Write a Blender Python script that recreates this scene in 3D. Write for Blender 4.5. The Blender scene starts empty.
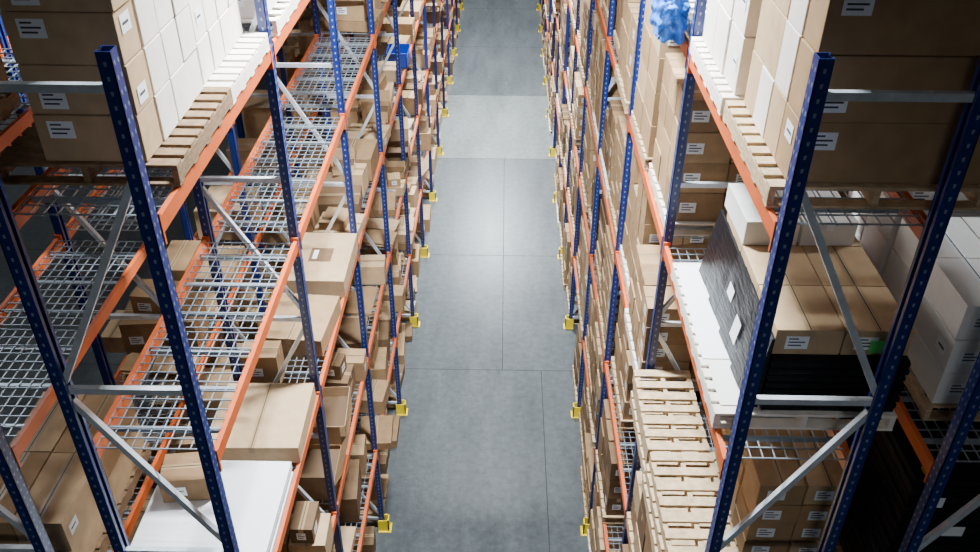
import bpy, math, random
from mathutils import Vector, Matrix
random.seed(11)
BAY=2.8; Y0=4.062; D=0.873; FLUE=0.5; H=11.719
XF={-1:-1.886, 1:1.494}
LV=[0.0,1.85,3.70,5.56,7.45,9.27]   # deck heights; index 5=A,4=B,3=C
A,B,C,DD,E,G=5,4,3,2,1,0
NB=15
ZT=10.25
# ------------------------------------------------------------ materials
MATS={}
def mat(name,col,rough=.6,metal=0.,noise=0.,nscale=8.,stretch=(1,1,1),bump=0.,emit=None,spec=.5):
    m=bpy.data.materials.new(name); m.use_nodes=True; nt=m.node_tree; b=nt.nodes['Principled BSDF']
    b.inputs['Base Color'].default_value=(*col,1); b.inputs['Roughness'].default_value=rough
    b.inputs['Metallic'].default_value=metal
    b.inputs['Specular IOR Level'].default_value=spec
    if emit:
        b.inputs['Emission Color'].default_value=(*col,1); b.inputs['Emission Strength'].default_value=emit
    if noise>0 or bump>0:
        tc=nt.nodes.new('ShaderNodeTexCoord'); mp=nt.nodes.new('ShaderNodeMapping'); mp.inputs['Scale'].default_value=stretch
        nz=nt.nodes.new('ShaderNodeTexNoise'); nz.inputs['Scale'].default_value=nscale; nz.inputs['Detail'].default_value=5
        nt.links.new(tc.outputs['Object'],mp.inputs[0]); nt.links.new(mp.outputs[0],nz.inputs['Vector'])
        cr=nt.nodes.new('ShaderNodeValToRGB')
        cr.color_ramp.elements[0].position=.3; cr.color_ramp.elements[1].position=.7
        cr.color_ramp.elements[0].color=(*[c*(1-noise) for c in col],1)
        cr.color_ramp.elements[1].color=(*[min(1,c*(1+noise)) for c in col],1)
        nt.links.new(nz.outputs['Fac'],cr.inputs[0]); nt.links.new(cr.outputs[0],b.inputs['Base Color'])
        if bump>0:
            bp=nt.nodes.new('ShaderNodeBump'); bp.inputs['Strength'].default_value=bump; bp.inputs['Distance'].default_value=.02
            nt.links.new(nz.outputs['Fac'],bp.inputs['Height']); nt.links.new(bp.outputs[0],b.inputs['Normal'])
    MATS[name]=m; return m
mat('card_a',(.36,.225,.115),.8,noise=.12,spec=.25); mat('card_b',(.265,.16,.08),.8,noise=.14,spec=.25)
mat('card_c',(.49,.335,.19),.8,noise=.1,spec=.25); mat('card_d',(.16,.095,.05),.8,noise=.14,spec=.25)
mat('card_pale_lit',(.78,.72,.65),.75,noise=.05)  # cardboard whitened to paint in the lamp's blown-out light on aisle sides
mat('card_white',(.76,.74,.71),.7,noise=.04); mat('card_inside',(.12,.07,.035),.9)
mat('tape',(.38,.26,.14),.3); mat('seam',(.05,.033,.018),.8)
mat('label',(.86,.87,.88),.5); mat('label_ink',(.05,.05,.06),.6); mat('label_green',(.1,.65,.12),.5)
mat('wood',(.50,.36,.21),.8,noise=.25,nscale=5,stretch=(3,3,12),bump=.2)
mat('wood_dark',(.22,.135,.07),.85,noise=.3,nscale=5,stretch=(3,3,12),bump=.2)
mat('wood_white',(.78,.72,.63),.75,noise=.12,nscale=6)
mat('blue',(.008,.022,.15),.38,noise=.15,nscale=3); mat('orange',(.60,.11,.02),.42,noise=.15,nscale=3)
mat('galv',(.58,.62,.66),.42,.25,noise=.15,nscale=10); mat('wire',(.34,.39,.44),.4,.6)
mat('hole',(.20,.25,.38),.6); mat('yellow',(.9,.66,.01),.5)
mat('film_black',(.006,.006,.008),.36,noise=.3,nscale=6,stretch=(1,1,5),bump=.5,spec=.22)
mat('film_blue',(.02,.17,.70),.3,noise=.5,nscale=9,bump=.8); mat('bin_blue',(.008,.045,.35),.4)
mat('panel_white',(.82,.84,.86),.6); mat('wall',(.14,.15,.16),.8,noise=.05); mat('ceil',(.12,.13,.14),.8,noise=.04)
mat('fixture',(.6,.6,.6),.5); mat('lens',(.95,.97,1.),.5,emit=6)
def floor_mat():
    m=bpy.data.materials.new('concrete'); m.use_nodes=True; nt=m.node_tree; b=nt.nodes['Principled BSDF']; L=nt.links
    b.inputs['Specular IOR Level'].default_value=.65
    tc=nt.nodes.new('ShaderNodeTexCoord')
    n1=nt.nodes.new('ShaderNodeTexNoise'); n1.inputs['Scale'].default_value=.6; n1.inputs['Detail'].default_value=9; n1.inputs['Roughness'].default_value=.7
    n2=nt.nodes.new('ShaderNodeTexNoise'); n2.inputs['Scale'].default_value=7; n2.inputs['Detail'].default_value=8; n2.inputs['Roughness'].default_value=.75
    mp=nt.nodes.new('ShaderNodeMapping'); mp.inputs['Scale'].default_value=(2.2,.5,1)
    L.new(tc.outputs['Object'],mp.inputs[0]); L.new(mp.outputs[0],n1.inputs['Vector']); L.new(tc.outputs['Object'],n2.inputs['Vector'])
    cr=nt.nodes.new('ShaderNodeValToRGB'); cr.color_ramp.elements[0].position=.3; cr.color_ramp.elements[1].position=.72
    cr.color_ramp.elements[0].color=(.066,.077,.083,1); cr.color_ramp.elements[1].color=(.118,.133,.140,1)
    L.new(n1.outputs['Fac'],cr.inputs[0])
    c2=nt.nodes.new('ShaderNodeValToRGB'); c2.name='speck'; c2.color_ramp.elements[0].position=.36; c2.color_ramp.elements[1].position=.62
    c2.color_ramp.elements[0].color=(.52,.52,.52,1); c2.color_ramp.elements[1].color=(1,1,1,1)
    L.new(n2.outputs['Fac'],c2.inputs[0])
    mx=nt.nodes.new('ShaderNodeMixRGB'); mx.blend_type='MULTIPLY'; mx.inputs[0].default_value=.8
    L.new(cr.outputs[0],mx.inputs[1]); L.new(c2.outputs[0],mx.inputs[2])
    L.new(mx.outputs[0],b.inputs['Base Color'])
    rr=nt.nodes.new('ShaderNodeMapRange'); rr.inputs[3].default_value=.24; rr.inputs[4].default_value=.36
    L.new(n1.outputs['Fac'],rr.inputs[0]); L.new(rr.outputs[0],b.inputs['Roughness'])
    bp=nt.nodes.new('ShaderNodeBump'); bp.inputs['Strength'].default_value=.05; L.new(n2.outputs['Fac'],bp.inputs['Height']); L.new(bp.outputs[0],b.inputs['Normal'])
    MATS['concrete']=m
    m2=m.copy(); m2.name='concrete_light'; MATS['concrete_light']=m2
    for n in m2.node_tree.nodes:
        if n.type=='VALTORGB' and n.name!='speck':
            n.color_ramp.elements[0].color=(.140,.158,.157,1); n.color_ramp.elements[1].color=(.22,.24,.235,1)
floor_mat(); mat('joint',(.024,.029,.034),.8)
# ------------------------------------------------------------ mesh builder
class MB:
    def __init__(s): s.v=[];s.f=[];s.mi=[];s.names=[]
    def m(s,n):
        if n not in s.names: s.names.append(n)
        return s.names.index(n)
    def quad(s,pts,mn):
        k=len(s.v); s.v+= [tuple(p) for p in pts]; s.f.append(tuple(range(k,k+len(pts)))); s.mi.append(s.m(mn))
    def hexa(s,P,mn):
        k=len(s.v); s.v+=[tuple(p) for p in P]; i=s.m(mn)
        for q in ((0,3,2,1),(4,5,6,7),(0,1,5,4),(1,2,6,5),(2,3,7,6),(3,0,4,7)):
            s.f.append(tuple(k+a for a in q)); s.mi.append(i)
    def box(s,x0,x1,y0,y1,z0,z1,mn,M=None):
        P=[(x0,y0,z0),(x1,y0,z0),(x1,y1,z0),(x0,y1,z0),(x0,y0,z1),(x1,y0,z1),(x1,y1,z1),(x0,y1,z1)]
        if M is not None: P=[M@Vector(p) for p in P]
        s.hexa(P,mn)
    def beam(s,p,q,w,h,mn):
        p=Vector(p);q=Vector(q);d=(q-p).normalized(); a=Vector((0,1,0)) if abs(d.y)<.9 else Vector((1,0,0))
        u=d.cross(a).normalized()*w/2; v=d.cross(u).normalized()*h/2
        s.hexa([p-u-v,p+u-v,p+u+v,p-u+v,q-u-v,q+u-v,q+u+v,q-u+v],mn)
    def obj(s,name,parent=None,bevel=0):
        me=bpy.data.meshes.new(name); me.from_pydata(s.v,[],s.f)
        for n in s.names: me.materials.append(MATS[n])
        me.polygons.foreach_set('material_index',s.mi); me.update()
        o=bpy.data.objects.new(name,me); bpy.context.collection.objects.link(o)
        if parent: o.parent=parent
        if bevel:
            b=o.modifiers.new('bevel','BEVEL'); b.width=bevel; b.segments=2; b.limit_method='ANGLE'
        return o
def empty(name):
    o=bpy.data.objects.new(name,None); bpy.context.collection.objects.link(o); return o
# ------------------------------------------------------------ carton
SIDELAB=.3
def carton(mb,cx,cy,z,sx,sy,sz,rot=0.,tone='card_a',side=-1,label=True,tape=True,opened=False,labely=.5):
    M=Matrix.Translation((cx,cy,z))@Matrix.Rotation(rot,4,'Z')
    hx,hy=sx/2,sy/2
    T=lambda x,y,zz:M@Vector((x,y,zz))
    if opened:
        t=.006
        mb.box(-hx,hx,-hy,hy,0,t,tone,M)
        mb.box(-hx,-hx+t,-hy,hy,0,sz,tone,M);mb.box(hx-t,hx,-hy,hy,0,sz,tone,M)
        mb.box(-hx,hx,-hy,-hy+t,0,sz,tone,M);mb.box(-hx,hx,hy-t,hy,0,sz,tone,M)
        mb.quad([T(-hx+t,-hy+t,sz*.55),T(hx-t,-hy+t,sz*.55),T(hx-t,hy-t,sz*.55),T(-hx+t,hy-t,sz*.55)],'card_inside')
        fl=min(sx,sy)*.4
        for (a,b,o) in (((-hx,-hy),(hx,-hy),(0,-1)),((hx,-hy),(hx,hy),(1,0)),((hx,hy),(-hx,hy),(0,1)),((-hx,hy),(-hx,-hy),(-1,0))):
            an=random.choice((random.uniform(.7,1.5),-1.45,random.uniform(.9,1.6))); ox,oy=o[0]*fl*math.cos(an),o[1]*fl*math.cos(an); dz=fl*math.sin(an)
            mb.quad([T(a[0],a[1],sz),T(b[0],b[1],sz),T(b[0]+ox,b[1]+oy,sz+dz),T(a[0]+ox,a[1]+oy,sz+dz)],tone)
        return
    mb.box(-hx,hx,-hy,hy,0,sz,tone,M)
    e=.0025
    if tape:
        w=.028
        tm='tape' if tone!='card_white' else 'panel_white'
        if sy>=sx:
            mb.quad([T(-w,-hy,sz+e),T(w,-hy,sz+e),T(w,hy,sz+e),T(-w,hy,sz+e)],tm)
            mb.quad([T(-.004,-hy,sz+2*e),T(.004,-hy,sz+2*e),T(.004,hy,sz+2*e),T(-.004,hy,sz+2*e)],'seam')
            mb.quad([T(-w,-hy-e,sz-.07),T(w,-hy-e,sz-.07),T(w,-hy-e,sz),T(-w,-hy-e,sz)],tm)
        else:
            mb.quad([T(-hx,-w,sz+e),T(hx,-w,sz+e),T(hx,w,sz+e),T(-hx,w,sz+e)],tm)
            mb.quad([T(-hx,-.004,sz+2*e),T(hx,-.004,sz+2*e),T(hx,.004,sz+2*e),T(-hx,.004,sz+2*e)],'seam')
            for q in (-1,1):
                mb.quad([T(q*(hx+e),-w,sz-.07),T(q*(hx+e),w,sz-.07),T(q*(hx+e),w,sz),T(q*(hx+e),-w,sz)],tm)
    if label and sz>.12:
        lw,lh=min(.15,sx*.4),min(.105,sz*.55); y=-hy-.004; x0=-hx+.07; zc=sz*labely
        mb.quad([T(x0,y,zc-lh/2),T(x0+lw,y,zc-lh/2),T(x0+lw,y,zc+lh/2),T(x0,y,zc+lh/2)],'label')
        for k,(a,b) in enumerate(((.12,.55),(.12,.85),(.12,.7))):
            zz=zc+lh/2-lh*(.2+.25*k)
            mb.quad([T(x0+lw*a,y-.002,zz-lh*.05),T(x0+lw*b,y-.002,zz-lh*.05),T(x0+lw*b,y-.002,zz+lh*.05),T(x0+lw*a,y-.002,zz+lh*.05)],'label_ink')
        if random.random()<SIDELAB:
            x=-side*(hx+.004); ya=-hy+.06; 
            mb.quad([T(x,ya,zc-lh/2),T(x,ya+.13,zc-lh/2),T(x,ya+.13,zc+lh/2),T(x,ya,zc+lh/2)],'label')
            mb.quad([T(x*1.004,ya+.02,zc-.008),T(x*1.004,ya+.10,zc-.008),T(x*1.004,ya+.10,zc+.008),T(x*1.004,ya+.02,zc+.008)],'label_ink')
def pallet(mb,x0,x1,y0,y1,z,wood='wood',slat='x',h=.14,pitch=.15):
    if slat=='x':
        n=max(5,int((y1-y0)/pitch)); p=(y1-y0-.09)/(n-1)
        for i in range(n):
            w=random.uniform(.085,.1); y=y0+i*p
            mb.box(x0,x1,y,y+w,z+h-.022,z+h,wood)
            if i%2==0: mb.box(x0,x1,y,y+w,z,z+.018,wood)
        for x in (x0,(x0+x1)/2-.02,x1-.04): mb.box(x,x+.04,y0+.005,y1-.005,z+.018,z+h-.022,wood)
    else:
        n=max(4,int((x1-x0)/pitch)); p=(x1-x0-.09)/(n-1)
        for i in range(n):
            w=random.uniform(.085,.1); x=x0+i*p
            mb.box(x,x+w,y0,y1,z+h-.022,z+h,wood)
            if i%2==0: mb.box(x,x+w,y0,y1,z,z+.018,wood)
        for y in (y0,(y0+y1)/2-.02,y1-.04): mb.box(x0+.005,x1-.005,y,y+.04,z+.018,z+h-.022,wood)
def load(mb,s,d0,d1,y0,y1,z,nx,ny,nz,ch,tones=('card_a','card_b'),wood='wood',pal=True,jit=.008,front=None,label=True,alt=False,labely=.5,pd=None,missing=0.,pitch=.15,facetone=None,gap=.012):
    """palletised stack; front = X of rack front"""
    xa,xb=front+s*d0,front+s*d1; x0,x1=min(xa,xb),max(xa,xb)
    z+=.004
    if pal:
        if pd: pa,pb=front+s*pd[0],front+s*pd[1]; pallet(mb,min(pa,pb),max(pa,pb),y0-.03,y1+.03,z,wood,pitch=pitch)
        else: pallet(mb,x0-.02,x1+.02,y0-.02,y1+.02,z,wood)
        z+=.142
    wx=(x1-x0)/nx; wy=(y1-y0)/ny
    for k in range(nz):
        for i in range(nx):
            for j in range(ny):
                if k==nz-1 and random.random()<missing: continue
                ly=labely if not alt else (.3 if k%2 else .7)
                tn=random.choice(tones)
                if facetone and j==0: tn=facetone  # front row browner than the whitened cartons, painting its shaded face
                carton(mb,x0+wx*(i+.5)+random.uniform(-jit,jit),y0+wy*(j+.5)+random.uniform(-jit,jit),z+k*ch,wx-gap,wy-gap,ch-.007,random.uniform(-jit,jit),
                       tn,s,label and j==0,k==nz-1 or missing>0,labely=ly)
# ------------------------------------------------------------ racks
def deck(mb,x0,x1,y0,y1,z):
    r=.0035
    n=int((y1-y0)/.095)
    for i in range(n+1):
        y=y0+(y1-y0)*i/n; mb.box(x0,x1,y-r,y+r,z-.012,z-.004,'wire')
    n=int((x1-x0)/.075)
    for i in range(n+1):
        x=x0+(x1-x0)*i/n; mb.box(x-r,x+r,y0,y1,z-.02,z-.012,'wire')
    for i in range(3):
        y=y0+(y1-y0)*(i+.5)/3; mb.box(x0,x1,y-.016,y+.016,z-.05,z-.021,'wire')
def rack_row(front,s,nb,detail=True):
    root=empty('pallet_rack')
    up=MB(); br=MB(); bm=MB(); dk=MB(); gd=MB()
    for k in range(nb+1):
        y=Y0+k*BAY
        for d,face in ((0,1),(D-.075,-1)):
            xa=front+s*d; xb=front+s*(d+.075); x0,x1=min(xa,xb),max(xa,xb)
            web=xa if face==1 else xb; sg=s*face
            w0,w1=sorted((web,web+sg*.006))
            up.box(w0,w1,y-.045,y+.045,0,ZT,'blue')
            up.box(x0,x1,y-.045,y-.039,0,ZT,'blue'); up.box(x0,x1,y+.039,y+.045,0,ZT,'blue')
            li=web+sg*.069; l0,l1=sorted((li,li+sg*.006))
            up.box(l0,l1,y-.039,y-.018,0,ZT,'blue'); up.box(l0,l1,y+.018,y+.039,0,ZT,'blue')
            up.box(x0-.03,x1+.03,y-.07,y+.07,0,.012,'blue')
            if (k<6 and detail) or k==0:
                zz=ZT-.06; zmin=0 if k>1 else 3.5
                while zz>zmin:
                    cx=(x0+x1)/2
                    up.quad([(cx-.006,y-.0465,zz-.014),(cx+.006,y-.0465,zz-.014),(cx+.008,y-.0465,zz+.010),(cx-.008,y-.0465,zz+.010)],'hole')
                    if d==0:
                        xx=xa-s*.0015
                        for yy in (y-.022,y+.022):
                            up.quad([(xx,yy-.006,zz-.014),(xx,yy+.006,zz-.014),(xx,yy+.008,zz+.010),(xx,yy-.008,zz+.010)],'hole')
                    zz-=.076
        xf=front+s*.06; xr=front+s*(D-.06)
        for z in (10.05,8.05,6.5,4.9,3.3,1.7,.25): br.box(min(xf,xr),max(xf,xr),y-.02,y+.02,z-.022,z+.022,'galv')
        for (za,zb) in ((9.55,8.12),(6.62,7.96),(6.40,5.0),(3.42,4.8),(3.2,1.8),(.35,1.6)):
            br.beam((xf,y,za),(xr,y,zb),.042,.04,'galv')
        g0=front-s*.08
        gx0,gx1=sorted((g0,g0+s*.02)); gd.box(gx0,gx1,y-.075,y+.075,0,.26,'yellow')
        a,b=sorted((g0,front+s*.10)); gd.box(a,b,y-.075,y-.06,0,.26,'yellow'); gd.box(a,b,y+.06,y+.075,0,.26,'yellow')
        gd.box(min(g0-s*.03,front+s*.1),max(g0-s*.03,front+s*.1),y-.1,y+.1,0,.015,'yellow')
        if k==nb: continue
        ya,yb=y+.048,y+BAY-.048
        for lv in range(1,6):
            z=LV[lv]
            for d in (0.0,D-.05):
                xa=front+s*d; xb=front+s*(d+.05); x0,x1=min(xa,xb),max(xa,xb)
                bm.box(x0,x1,ya,yb,z-.105,z-.022,'orange')
                ox0,ox1=(x0,x1-.018) if (s==1)==(d==0) else (x0+.018,x1)
                bm.box(ox0,ox1,ya,yb,z-.022,z,'orange')   # step profile
                for yy in (ya,yb-.02): bm.box(x0-.006,x1+.006,yy,yy+.02,z-.17,z+.03,'orange')
            x0,x1=sorted((front+s*.034,front+s*(D-.034)))
            m=(ya+yb)/2
            deck(dk,x0,x1,ya+.05,m-.03,z-.001); deck(dk,x0,x1,m+.03,yb-.05,z-.001)
    up.obj('uprights',root); br.obj('braces',root); bm.obj('beams',root); dk.obj('wire_decks',root); gd.obj('post_protectors',root)
    return root
for s in (-1,1):
    rack_row(XF[s],s,NB)
    rack_row(XF[s]+s*(D+FLUE),s,8 if s==-1 else 7,False)
REAR={s:XF[s]+s*(D+FLUE) for s in (-1,1)}
def yy(t): return Y0+t*BAY
# ------------------------------------------------------------ room
fl=MB()
ys=[-8.,-.2,4.45,9.1,13.76,18.1,23.4,28.2,33.,37.8,42.6,47.4,56.]
for a,b in zip(ys[:-1],ys[1:]):
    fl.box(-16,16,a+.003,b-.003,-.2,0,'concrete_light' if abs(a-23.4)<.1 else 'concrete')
    xs=[.05] if a>13 else [.85]
    if a<23:
        for x in xs: fl.quad([(x-.007,a,.0015),(x+.007,a,.0015),(x+.007,b,.0015),(x-.007,b,.0015)],'joint')
    fl.quad([(-16,a-.007,.002),(16,a-.007,.002),(16,a+.007,.002),(-16,a+.007,.002)],'joint')
fl.obj('floor')
CH=13.6
for n,bx in dict(wall_left=(-16.2,-16,-8,56,0,CH),wall_right=(16,16.2,-8,56,0,CH),wall_back=(-16,16,56,56.2,0,CH),wall_front=(-16,16,-8.2,-8,0,CH)).items():
    m=MB(); m.box(*bx,'wall'); m.obj(n)
m=MB(); m.box(-16,16,-8,56,CH,CH+.2,'ceil'); m.obj('ceiling')
# high bay lights
def highbay(x,y,pw,col=(.88,.95,1.0),spread=150):
    z=CH-.6
    root=empty('high_bay_light'); 
    m=MB(); m.box(-.62,.62,-.2,.2,.03,.11,'fixture'); m.box(-.5,.5,-.06,.06,.11,.17,'fixture')
    for q in (-.45,.45): m.box(q-.006,q+.006,-.006,.006,.17,.59,'fixture')
    m.box(-.6,.6,-.18,.18,.02,.03,'lens')
    o=m.obj('housing',root); root.location=(x,y,z)
    l=bpy.data.lights.new('lamp','AREA'); l.shape='RECTANGLE'; l.size=1.2; l.size_y=.36; l.energy=pw; l.color=col; l.spread=math.radians(spread)
    lo=bpy.data.objects.new('lamp',l); bpy.context.collection.objects.link(lo); lo.parent=root; lo.location=(0,0,0)
highbay(-.3,-3,210)  # added fill lamp behind the camera to lift rack fronts, no known fixture
highbay(-.3,7.8,2200,spread=140)
highbay(-.3,18.5,1150,spread=68)
highbay(-.3,26.2,1350,spread=74)
highbay(-.3,33.,600,spread=80)
highbay(-.5,39.7,3000,spread=180)
highbay(-7.2,9,170); highbay(7.0,8,400); highbay(-7.2,22,150); highbay(7.0,22,250)
w=bpy.data.worlds.new('w'); bpy.context.scene.world=w; w.use_nodes=True
w.node_tree.nodes['Background'].inputs[0].default_value=(.6,.7,.8,1); w.node_tree.nodes['Background'].inputs[1].default_value=.2
# ------------------------------------------------------------ near cargo, LEFT
FL,FR=XF[-1],XF[1]; RL,RR=REAR[-1],REAR[1]
def one(name,fn,bevel=0):
    mb=MB(); fn(mb); return mb.obj(name,None,bevel)
Ld=lambda *a,**k:(lambda mb:load(mb,*a,**k))
one('pallet_of_cartons',Ld(-1,.15,.76,4.50,5.62,LV[A],1,4,6,.29,('card_pale_lit',),'wood_dark',front=FL,pd=(-.01,1.08),alt=True,pitch=.13,facetone='card_c',gap=.016),.004)
one('pallet_of_cartons',Ld(-1,.17,.78,5.68,6.74,LV[A],1,4,6,.29,('card_pale_lit',),'wood_white',front=FL,pd=(-.01,1.05),pitch=.12,gap=.016),.004)
one('pallet_of_cartons',Ld(-1,.08,.85,7.1,8.2,LV[A],2,2,2,.3,('card_pale_lit',),'wood_white',front=FL,pd=(-.01,1.0)),.004)
one('pallet_of_cartons',Ld(-1,.1,.9,4.4,5.6,LV[A],2,2,4,.3,('card_b','card_d'),'wood_dark',front=RL))
one('pallet_of_cartons',Ld(-1,.1,.9,4.4,5.9,LV[C],2,2,2,.33,('card_c','card_a'),'wood_dark',front=RL))
def crate(mb):
    x0,x1=FL-1.2,FL-.03
    for i in range(4): mb.box(x0+random.uniform(0,.02),x1-random.uniform(0,.02),4.35,5.68,LV[C]+.004+i*.045,LV[C]+.045+i*.045,'panel_white')
one('stacked_white_panels',crate,.004)
one('cardboard_box',lambda mb:carton(mb,-2.75,5.35,LV[C]+.186,.42,.34,.26,.12,'card_b'),.004)
def bigbox(mb): carton(mb,FL-.45,6.28,LV[C]+.004,.88,.92,.2,.02,'card_c',label=False)
one('cardboard_box',bigbox,.004)
one('open_cardboard_box',lambda mb:carton(mb,-2.5,7.04,LV[C]+.004,.38,.28,.40,.03,'card_b'),.004)
one('cardboard_box',lambda mb:carton(mb,FL-.4,7.86,LV[C]+.004,.74,.85,.22,-.08,'card_a',label=False),.004)
one('cardboard_box',lambda mb:carton(mb,FL-.05,9.95,LV[E]+.004,.5,.62,.14,.06,'card_b',label=False),.003)
def lab(mb):
    carton(mb,FL-.36,9.08,LV[C]+.004,.74,1.1,.24,0,'card_c',label=False,tape=False)
    z=LV[C]+.25; mb.quad([(FL-.5,8.95,z),(FL-.22,8.95,z),(FL-.22,9.25,z),(FL-.5,9.25,z)],'card_d')
    mb.quad([(FL-.46,9.0,z+.002),(FL-.40,9.0,z+.002),(FL-.40,9.2,z+.002),(FL-.46,9.2,z+.002)],'label')
one('cardboard_box',lab,.004)
def sheets(mb,cx,cy,z,sx,sy,n,tones):
    for i in range(n):
        M=Matrix.Translation((cx+random.uniform(-.05,.05),cy+random.uniform(-.04,.04),z+i*.014))@Matrix.Rotation(random.uniform(-.15,.15),4,'Z')
        mb.box(-sx/2,sx/2,-sy/2,sy/2,0,.009,random.choice(tones),M)
def loose(mb,front,s,t0,z,over=.12,hmax=.55,tones=('card_a','card_b','card_c','card_a','card_c','card_d'),fill=.85,skip=None):
    y=yy(t0)+.12; yend=yy(t0)+BAY-.12
    while y<yend-.25:
        sy=random.uniform(.25,.85); sy=min(sy,yend-y)
        sx=random.uniform(.35,.8); sz=random.uniform(.12,hmax)
        if random.random()<fill and not (skip and y<skip[1] and y+sy>skip[0]):
            d=random.uniform(-over,.14)
            if random.random()<.16:
                sheets(mb,front+s*(.36+d),y+sy/2,z+.004,.7,sy*.85,random.randint(3,9),tones)
                y+=sy+.05; continue
            op=random.random()<.16
            carton(mb,front+s*(d+sx/2),y+sy/2,z+.004,sx,sy*.93,sz,random.uniform(-.1,.1),random.choice(tones),s,random.random()<.6,True,op)
            if not op and random.random()<.4:
                s2x,s2y,s2z=sx*random.uniform(.5,.9),sy*random.uniform(.5,.85),random.uniform(.1,.3)
                carton(mb,front+s*(d+sx/2+random.uniform(0,.05)),y+sy/2,z+.01+sz,s2x,s2y,s2z,random.uniform(-.2,.2),random.choice(tones),s,random.random()<.6,True,random.random()<.15)
            if random.random()<.7:
                b=random.uniform(.25,.5); bx=min(b,D-d-sx-.02+.25)
                if bx>.15: carton(mb,front+s*(d+sx+.02+bx/2),y+sy/2,z+.004,bx,sy*.85,random.uniform(.12,hmax),0,random.choice(tones),s,False)
        y+=sy+random.uniform(.01,.10)
SK={(E,1):(9.55,10.35),(E,2):(9.55,10.35),(C,4):(15.95,16.75)}
for t in range(NB):
    for lv in range(0,5):
        if lv==B and t<3: continue
        if lv==C and t<2: continue
        mb=MB()
        loose(mb,FL,-1,t,LV[lv],over=.05 if lv<B else .02,hmax=.5 if lv<=1 else .42,fill=.9,skip=SK.get((lv,t)))
        mb.obj('loose_cartons')
    if t>=2:
        mb=MB()
        load(mb,-1,.05,.95,yy(t)+.15,yy(t)+1.3,LV[A],2,2,3,.32,('card_a','card_b','card_pale_lit'),front=FL)
        load(mb,-1,.05,.95,yy(t)+1.45,yy(t)+2.6,LV[A],2,2,2,.36,('card_c','card_b'),front=FL)
        mb.obj('pallet_of_cartons')
for t in range(8):
    for lv in (C,DD,E):
        if lv==C and t==0: continue
        mb=MB(); loose(mb,RL,-1,t,LV[lv],over=0,hmax=.7,tones=('card_a','card_b','card_c'),fill=.95); mb.obj('loose_cartons')
def bin_(mb,x,y,z):
    w,d,h,t=.40,.55,.30,.012
    mb.box(x-w/2,x+w/2,y-d/2,y+d/2,z,z+t,'bin_blue')
    mb.box(x-w/2,x-w/2+t,y-d/2,y+d/2,z,z+h,'bin_blue');mb.box(x+w/2-t,x+w/2,y-d/2,y+d/2,z,z+h*.7,'bin_blue')
    mb.box(x-w/2,x+w/2,y-d/2,y-d/2+t,z,z+h,'bin_blue');mb.box(x-w/2,x+w/2,y+d/2-t,y+d/2,z,z+h,'bin_blue')
    mb.box(x-w/2-.015,x+w/2+.015,y-d/2-.015,y-d/2,z+h-.03,z+h,'bin_blue')
one('blue_storage_bin',lambda mb:bin_(mb,FL-.17,16.35,LV[C]+.004))
# ------------------------------------------------------------ near cargo, RIGHT
one('pallet_of_cartons',Ld(1,.09,1.19,4.33,5.48,LV[A],1,4,4,.37,('card_pale_lit','card_c'),'wood',front=FR,pd=(-.01,1.2),alt=True,pitch=.13,facetone='card_a',gap=.016),.004)
one('pallet_of_cartons',Ld(1,.05,1.1,5.58,6.74,LV[A],2,3,4,.40,('card_pale_lit',),'wood_white',front=FR,pd=(-.02,1.15),pitch=.12,gap=.016),.004)
one('pallet_of_cartons',Ld(1,.30,1.1,7.05,8.1,LV[A],2,3,2,.36,('card_pale_lit','card_c'),'wood_white',front=FR,pd=(.04,1.1)))
def bluef(mb):
    import bmesh
    bm=bmesh.new(); bmesh.ops.create_icosphere(bm,subdivisions=5,radius=1)
    for v in bm.verts:
        n=v.co.normalized(); q=max(abs(n.x),abs(n.y),abs(n.z)); r=.75/q+.25
        k=.5*(math.sin(9*n.x+3*n.z)+math.sin(11*n.y+5*n.x)+math.sin(13*n.z+4*n.y))+.6*abs(math.sin(17*n.y+9*n.z))
        v.co=Vector((n.x*.12*r,n.y*.26*r,n.z*.19*r))*(1+.09*k)+Vector((FR-.13,7.26,LV[A]+.20))
    bm.verts.index_update(); b0=len(mb.v); mb.v+=[tuple(v.co) for v in bm.verts]
    i=mb.m('film_blue')
    for f in bm.faces: mb.f.append(tuple(b0+v.index for v in f.verts)); mb.mi.append(i)
    bm.free()
one('blue_stretch_film_bundle',bluef)
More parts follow.
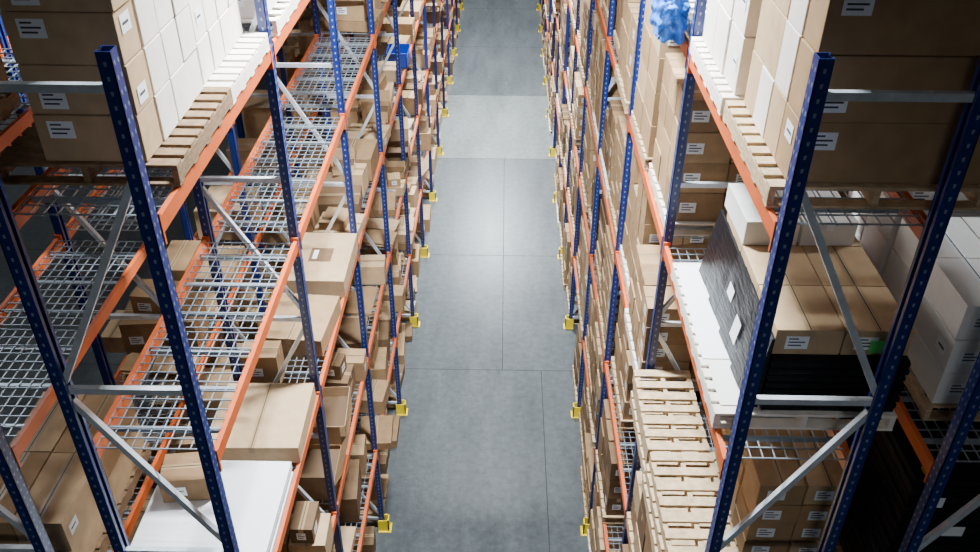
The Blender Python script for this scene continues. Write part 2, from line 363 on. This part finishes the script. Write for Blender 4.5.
def wrapped(mb):
    x0,x1=FR+.30,FR+1.2; z=LV[B]+.004
    pallet(mb,FR-.02,FR+1.22,4.42,6.3,z,'wood_white',pitch=.12); z+=.142
    mb.box(FR+.0,x0-.01,5.0,6.25,z,z+.006,'panel_white'); mb.box(FR+.03,x0-.01,4.5,4.97,z,z+.006,'card_white')
    mb.box(x0,x1,4.46,6.2,z,z+.45,'film_black')
    for i in range(7):
        zz=z+.04+i*.06; o=.006+.006*(i%2)
        mb.box(x0-o,x1+o,4.46-o,6.2+o,zz,zz+.035,'film_black')
    # film skirt draped on the aisle side, in overlapping folds
    for i in range(8):
        ya=4.48+i*.21; yb=ya+.215; o=.10+.012*(i%2)
        mb.hexa([(x0-o,ya,z+.007),(x0-.02,ya,z+.007),(x0-.02,yb,z+.007),(x0-o-.01,yb,z+.007),(x0-.025,ya,z+.60),(x0-.006,ya,z+.60),(x0-.006,yb,z+.61),(x0-.025,yb,z+.61)],'film_black')
    for (ya,za,zb) in ((4.98,.15,.33),(5.30,.30,.40)):
        q0=.118-(.09*za/.6); q1=.118-(.09*zb/.6)
        mb.quad([(x0-q0-.006,ya,z+za),(x0-q0-.006,ya+.14,z+za),(x0-q1-.006,ya+.14,z+zb),(x0-q1-.006,ya,z+zb)],'label')
    z+=.452
    for j in range(3):
        for i in range(2):
            carton(mb,x0+.225+.45*i,4.5+.27+.52*j,z,.44,.51,.2,0,'card_c',1,j==0)
    for i in range(2):
        carton(mb,x0+.2+.42*i,5.85,z+.202,.40,.6,.2,.02,'card_white',1,False)
    y=4.495-.006
    mb.quad([(x0+.62,y,z+.04),(x0+.78,y,z+.04),(x0+.78,y,z+.14),(x0+.62,y,z+.14)],'label_green')
one('stretch_wrapped_pallet_load',wrapped,.003)
one('pallet_of_cartons',Ld(1,.05,1.0,6.98,8.15,LV[B],2,3,4,.30,('card_a','card_b'),'wood_white',front=FR),.004)
one('pallet_of_cartons',Ld(1,.02,1.0,8.3,9.5,LV[B],2,2,4,.36,('card_c','card_a'),'wood',front=FR))
one('pallet_of_cartons',Ld(1,.12,1.0,4.55,5.7,LV[B],2,2,3,.28,('card_white',),'wood',front=RR),.004)
one('pallet_of_cartons',Ld(1,.12,1.0,5.8,6.7,LV[B],2,2,4,.27,('card_white',),'wood',front=RR))
one('pallet_of_cartons',Ld(1,.05,1.0,4.4,5.6,LV[A],2,2,4,.36,('card_b',),'wood',front=RR))
one('pallet_of_cartons',Ld(1,.53,1.27,4.7,5.9,LV[C],2,3,4,.22,('card_a','card_c'),'wood',front=FR,labely=.5),.004)
def emptypal(mb):
    for k,(a,b) in enumerate(((4.5,5.62),(5.66,6.76))):
        for j in range(3):
            o=random.uniform(-.03,.03); pallet(mb,FR-.14+o,FR+.42+o,a,b,LV[C]+.004+j*.142,'wood')
one('stacked_empty_pallets',emptypal)
def blackload(mb):
    x0,x1=RR+.0,RR+1.0; z=LV[C]+.004; pallet(mb,x0,x1,4.2,5.6,z,'wood_dark'); z+=.142
    mb.box(x0+.03,x1-.03,4.25,5.5,z,z+1.45,'film_black')
    for i in range(14):
        zz=z+.03+i*.1; o=.006+.008*(i%2); mb.box(x0+.03-o,x1-.03+o,4.25-o,5.5+o,zz,zz+.06,'film_black')
    mb.box(x0+.1,x0+.22,4.30,4.36,z+1.455,z+1.475,'yellow')
    for (q,h_) in ((.35,.9),(.12,1.2),(.6,1.25)):
        mb.quad([(x0+q,4.228,z+h_),(x0+q+.15,4.228,z+h_),(x0+q+.15,4.228,z+h_+.1),(x0+q,4.228,z+h_+.1)],'label')
one('stretch_wrapped_pallet_load',blackload,.003)
SIDELAB=.55
for t in range(NB):
    for lv in range(0,6):
        if t<1 and lv>=C: continue
        if lv==B and t==1: continue
        if lv==A and t==1: continue
        mb=MB(); y=yy(t)+.1
        ends=[(y,y+1.22),(y+1.33,y+2.6)]
        for (a,b) in ends:
            if random.random()<.08: continue
            nx=random.choice((2,2,3)); ny=random.choice((2,3,3,4)); nz=random.choice((3,4,5,7,9)); tot=random.uniform(.85,1.45)
            tn=random.choice((('card_a','card_b'),('card_c','card_a'),('card_b','card_d'),('card_b','card_b','card_a'),('card_a',),('card_c','card_b','card_d')))
            load(mb,1,random.uniform(-.04,.10),.98,a,b,LV[lv],nx,ny,nz,tot/nz,tn,random.choice(('wood','wood_white','wood')),front=FR,jit=.014,missing=.2,gap=.018)
        mb.obj('pallet_of_cartons')
for t in range(7):
    for lv in (E,DD,C,B,A):
        if t<1 and lv>=C: continue
        mb=MB()
        for (a,b) in ((yy(t)+.1,yy(t)+1.3),(yy(t)+1.4,yy(t)+2.6)):
            load(mb,1,.02,.95,a,b,LV[lv],2,2,4,random.uniform(.25,.34),random.choice((('card_a','card_b'),('card_white',),('card_b',))),front=RR)
        mb.obj('pallet_of_cartons')
# ------------------------------------------------------------ camera
p,a,r,f=.5981,.0154,.0044,871.99
fh=Vector((-math.sin(a),math.cos(a),0)); rt=Vector((math.cos(a),math.sin(a),0)); zz=Vector((0,0,1))
fw=math.cos(p)*fh-math.sin(p)*zz; up=math.sin(p)*fh+math.cos(p)*zz
R=math.cos(r)*rt+math.sin(r)*up; U=-math.sin(r)*rt+math.cos(r)*up
M=Matrix((R,U,-fw)).transposed().to_4x4(); M.translation=Vector((0,0,H))
cd=bpy.data.cameras.new('camera'); cd.sensor_width=36; cd.lens=f*36/980; cd.clip_end=200
co=bpy.data.objects.new('camera',cd); bpy.context.collection.objects.link(co); co.matrix_world=M
bpy.context.scene.camera=co
